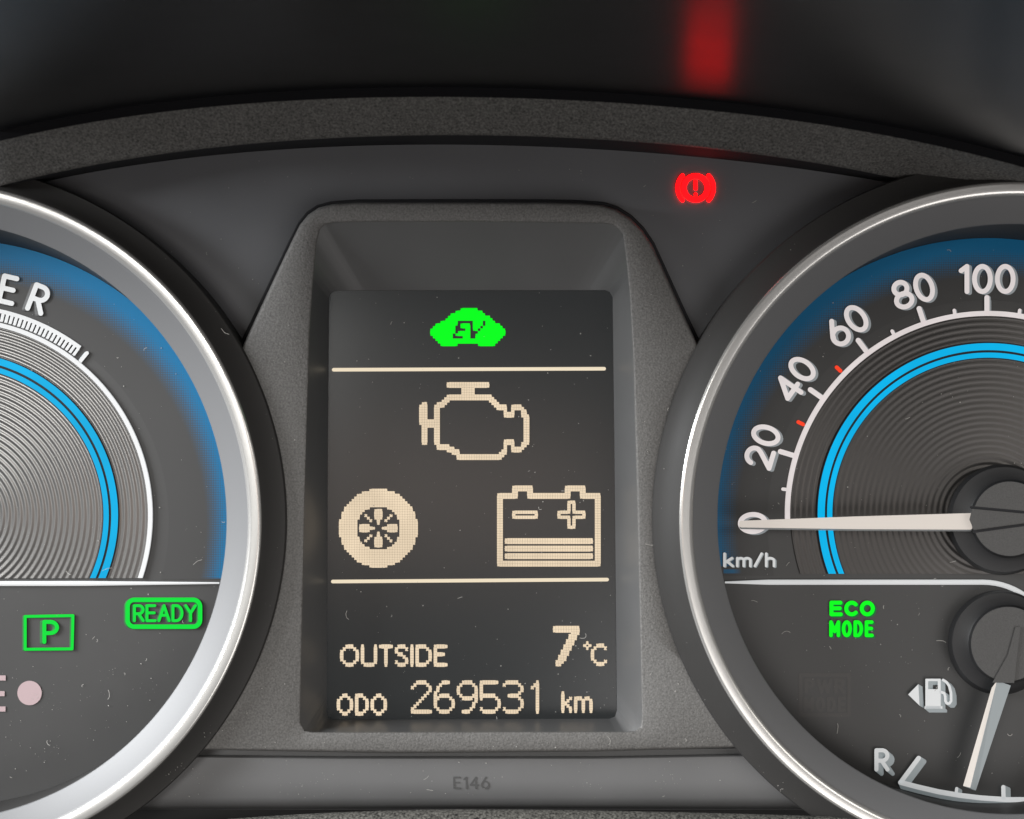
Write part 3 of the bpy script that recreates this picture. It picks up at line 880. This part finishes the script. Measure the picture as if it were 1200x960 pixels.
# ------------------------------------------------------------------ trim under the display
tr = Thing("lower_trim", "plain grey trim strip printed E146 below the display", "trim strip", W(555, 950, 40))
xt = np.arange(60, 1081, 15.0)
def ytop(x): return 887.5 - 3.5 * max(0, (x - 700)) / 200 - 2.0 * max(0, 400 - x) / 200
def ybot(x): return 947 + 0.0 * x
def trow(dy, z, y0=None):
    ym = y0 if y0 else 887 + dy
    a, b_ = side_l(ym, 397, z), side_r(ym, 397, z)
    return [W(a + (b_ - a) * i / 60, y0 if y0 else ytop(a + (b_ - a) * i / 60) + dy, z) for i in range(61)]
V, F = loft([trow(-14, 34), trow(-1, 36), trow(0, 47), trow(2, 49.5), trow(0, 52, 915), trow(0, 51, 935), trow(0, 47, 943), trow(0, 38, 947), trow(0, 10, 949)], False)
add("strip", V, F, M['strip'], tr, smooth=40)
G['E1'] = G['E']
sheet_obj("lettering", [sdf_sheet(word_segs("E146", 552.4, 917.6, 12.6, 4.4, 0, 1.0, 40.5), 1.0, 0.45)], 52.3, 0.3, (0, 0), M['ink'], tr)
cv = Thing("column_cover", "coarse black textured cover edge along the very bottom", "cover", W(600, 975, 60))
xc = np.arange(150, 1141, 10.0)
def yc(x): return 948.5 + (8.0 * abs((x - 560) / 400.0) ** 1.6 if x > 560 else 12 * ((560 - x) / 300.0) ** 2)
V, F = loft([[W(x, yc(x) + 10, 40) for x in xc], [W(x, yc(x) + 2, 70) for x in xc], [W(x, yc(x), 76) for x in xc], [W(x, yc(x) + 3, 84) for x in xc], [W(x, yc(x) + 16, 100) for x in xc],
             [W(x, yc(x) + 60, 130) for x in xc]], False)
add("cover", V, F, M['cover'], cv, smooth=60)

# ------------------------------------------------------------------ dust and lint lying on everything
VV = []; FF = []
def fleck(x, y, z, s):
    n = random.choice((3, 4, 5)); a = random.random() * 6.28
    o_ = len(VV)
    for i in range(n):
        r = s * random.uniform(.5, 1.1)
        VV.append(W(x + r * math.cos(a - 6.283 * i / n), y + r * math.sin(a - 6.283 * i / n), z))
    VV.append(W(x, y, z + s * .6))
    for i in range(n): FF.append((o_ + (i + 1) % n, o_ + i, o_ + n) if False else (o_ + i, o_ + (i + 1) % n, o_ + n))
def fibre(x, y, z, L, wd=.35):
    a = random.random() * 6.28; k = random.uniform(-.5, .5)
    o_ = len(VV); n = 7
    for i in range(n):
        nx, ny = -math.sin(a), math.cos(a)
        VV.append(W(x + nx * wd, y + ny * wd, z + .4)); VV.append(W(x - nx * wd, y - ny * wd, z + .4))
        x += math.cos(a) * L / n; y += math.sin(a) * L / n; a += k + random.uniform(-.25, .25)
    for i in range(n - 1): FF.append((o_ + 2 * i, o_ + 2 * i + 2, o_ + 2 * i + 3, o_ + 2 * i + 1))
def height_at(x, y):
    for ax, ay in ((LX, LY), (RX, RY)):
        d = math.hypot(x - ax, y - ay)
        if d < 315: return 4.6 if d < 232 else 1.2
        d2 = math.hypot(x - circ(ax, ay, 1, 75)[0], y - circ(ax, ay, 1, 75)[1])
        if d2 < 398: return None
        if d2 < 420: return 76
    a = math.atan2(y - CYD, x - CXD); r = math.hypot(x - CXD, y - CYD)
    if r < ray(screen, a) - 2: return ZD + 1.4
    if r < ray(inner, a) + 5: return None
    if r < ray(outer, a) - 4: return ZS + .4
    if y > 890: return 53.5 if y < 935 else None
    if y < y_plate(x) + 8: return None
    return ZP + .6 if y < 400 else None
cnt = 0
while cnt < 900:
    x, y = random.uniform(0, 1200), random.uniform(170, 945)
    if random.random() > 0.25 + 0.75 * ((y - 170) / 775) ** 1.5: continue
    z = height_at(x, y)
    if z is None: continue
    cnt += 1
    if cnt % 14 == 0: fibre(x, y, z, random.choice((3, 4, 5, 7, 9, 14)), random.uniform(.18, .32))
    else: fleck(x, y, z, random.choice((.3, .35, .4, .45, .55, .6, .95)))
for k in range(46):            # dust gathers in little clumps low down
    if k % 3: gx, gy = random.uniform(0, 260), random.uniform(780, 950)
    else: gx, gy = random.uniform(200, 1000), random.uniform(845, 945)
    for q in range(random.randint(4, 12)):
        x, y = random.gauss(gx, 9), random.gauss(gy, 5)
        z = height_at(x, y) if 0 < x < 1200 and y < 955 else None
        if z is not None: fleck(x, y, z, random.choice((.25, .3, .4, .5, .7)))
d_ = add("dust", VV, FF, M['lint'], None)
d_['kind'] = 'stuff'
d_['label'] = "pale dust specks and lint fibres scattered over the gauges and trim"
d_['category'] = "dust"
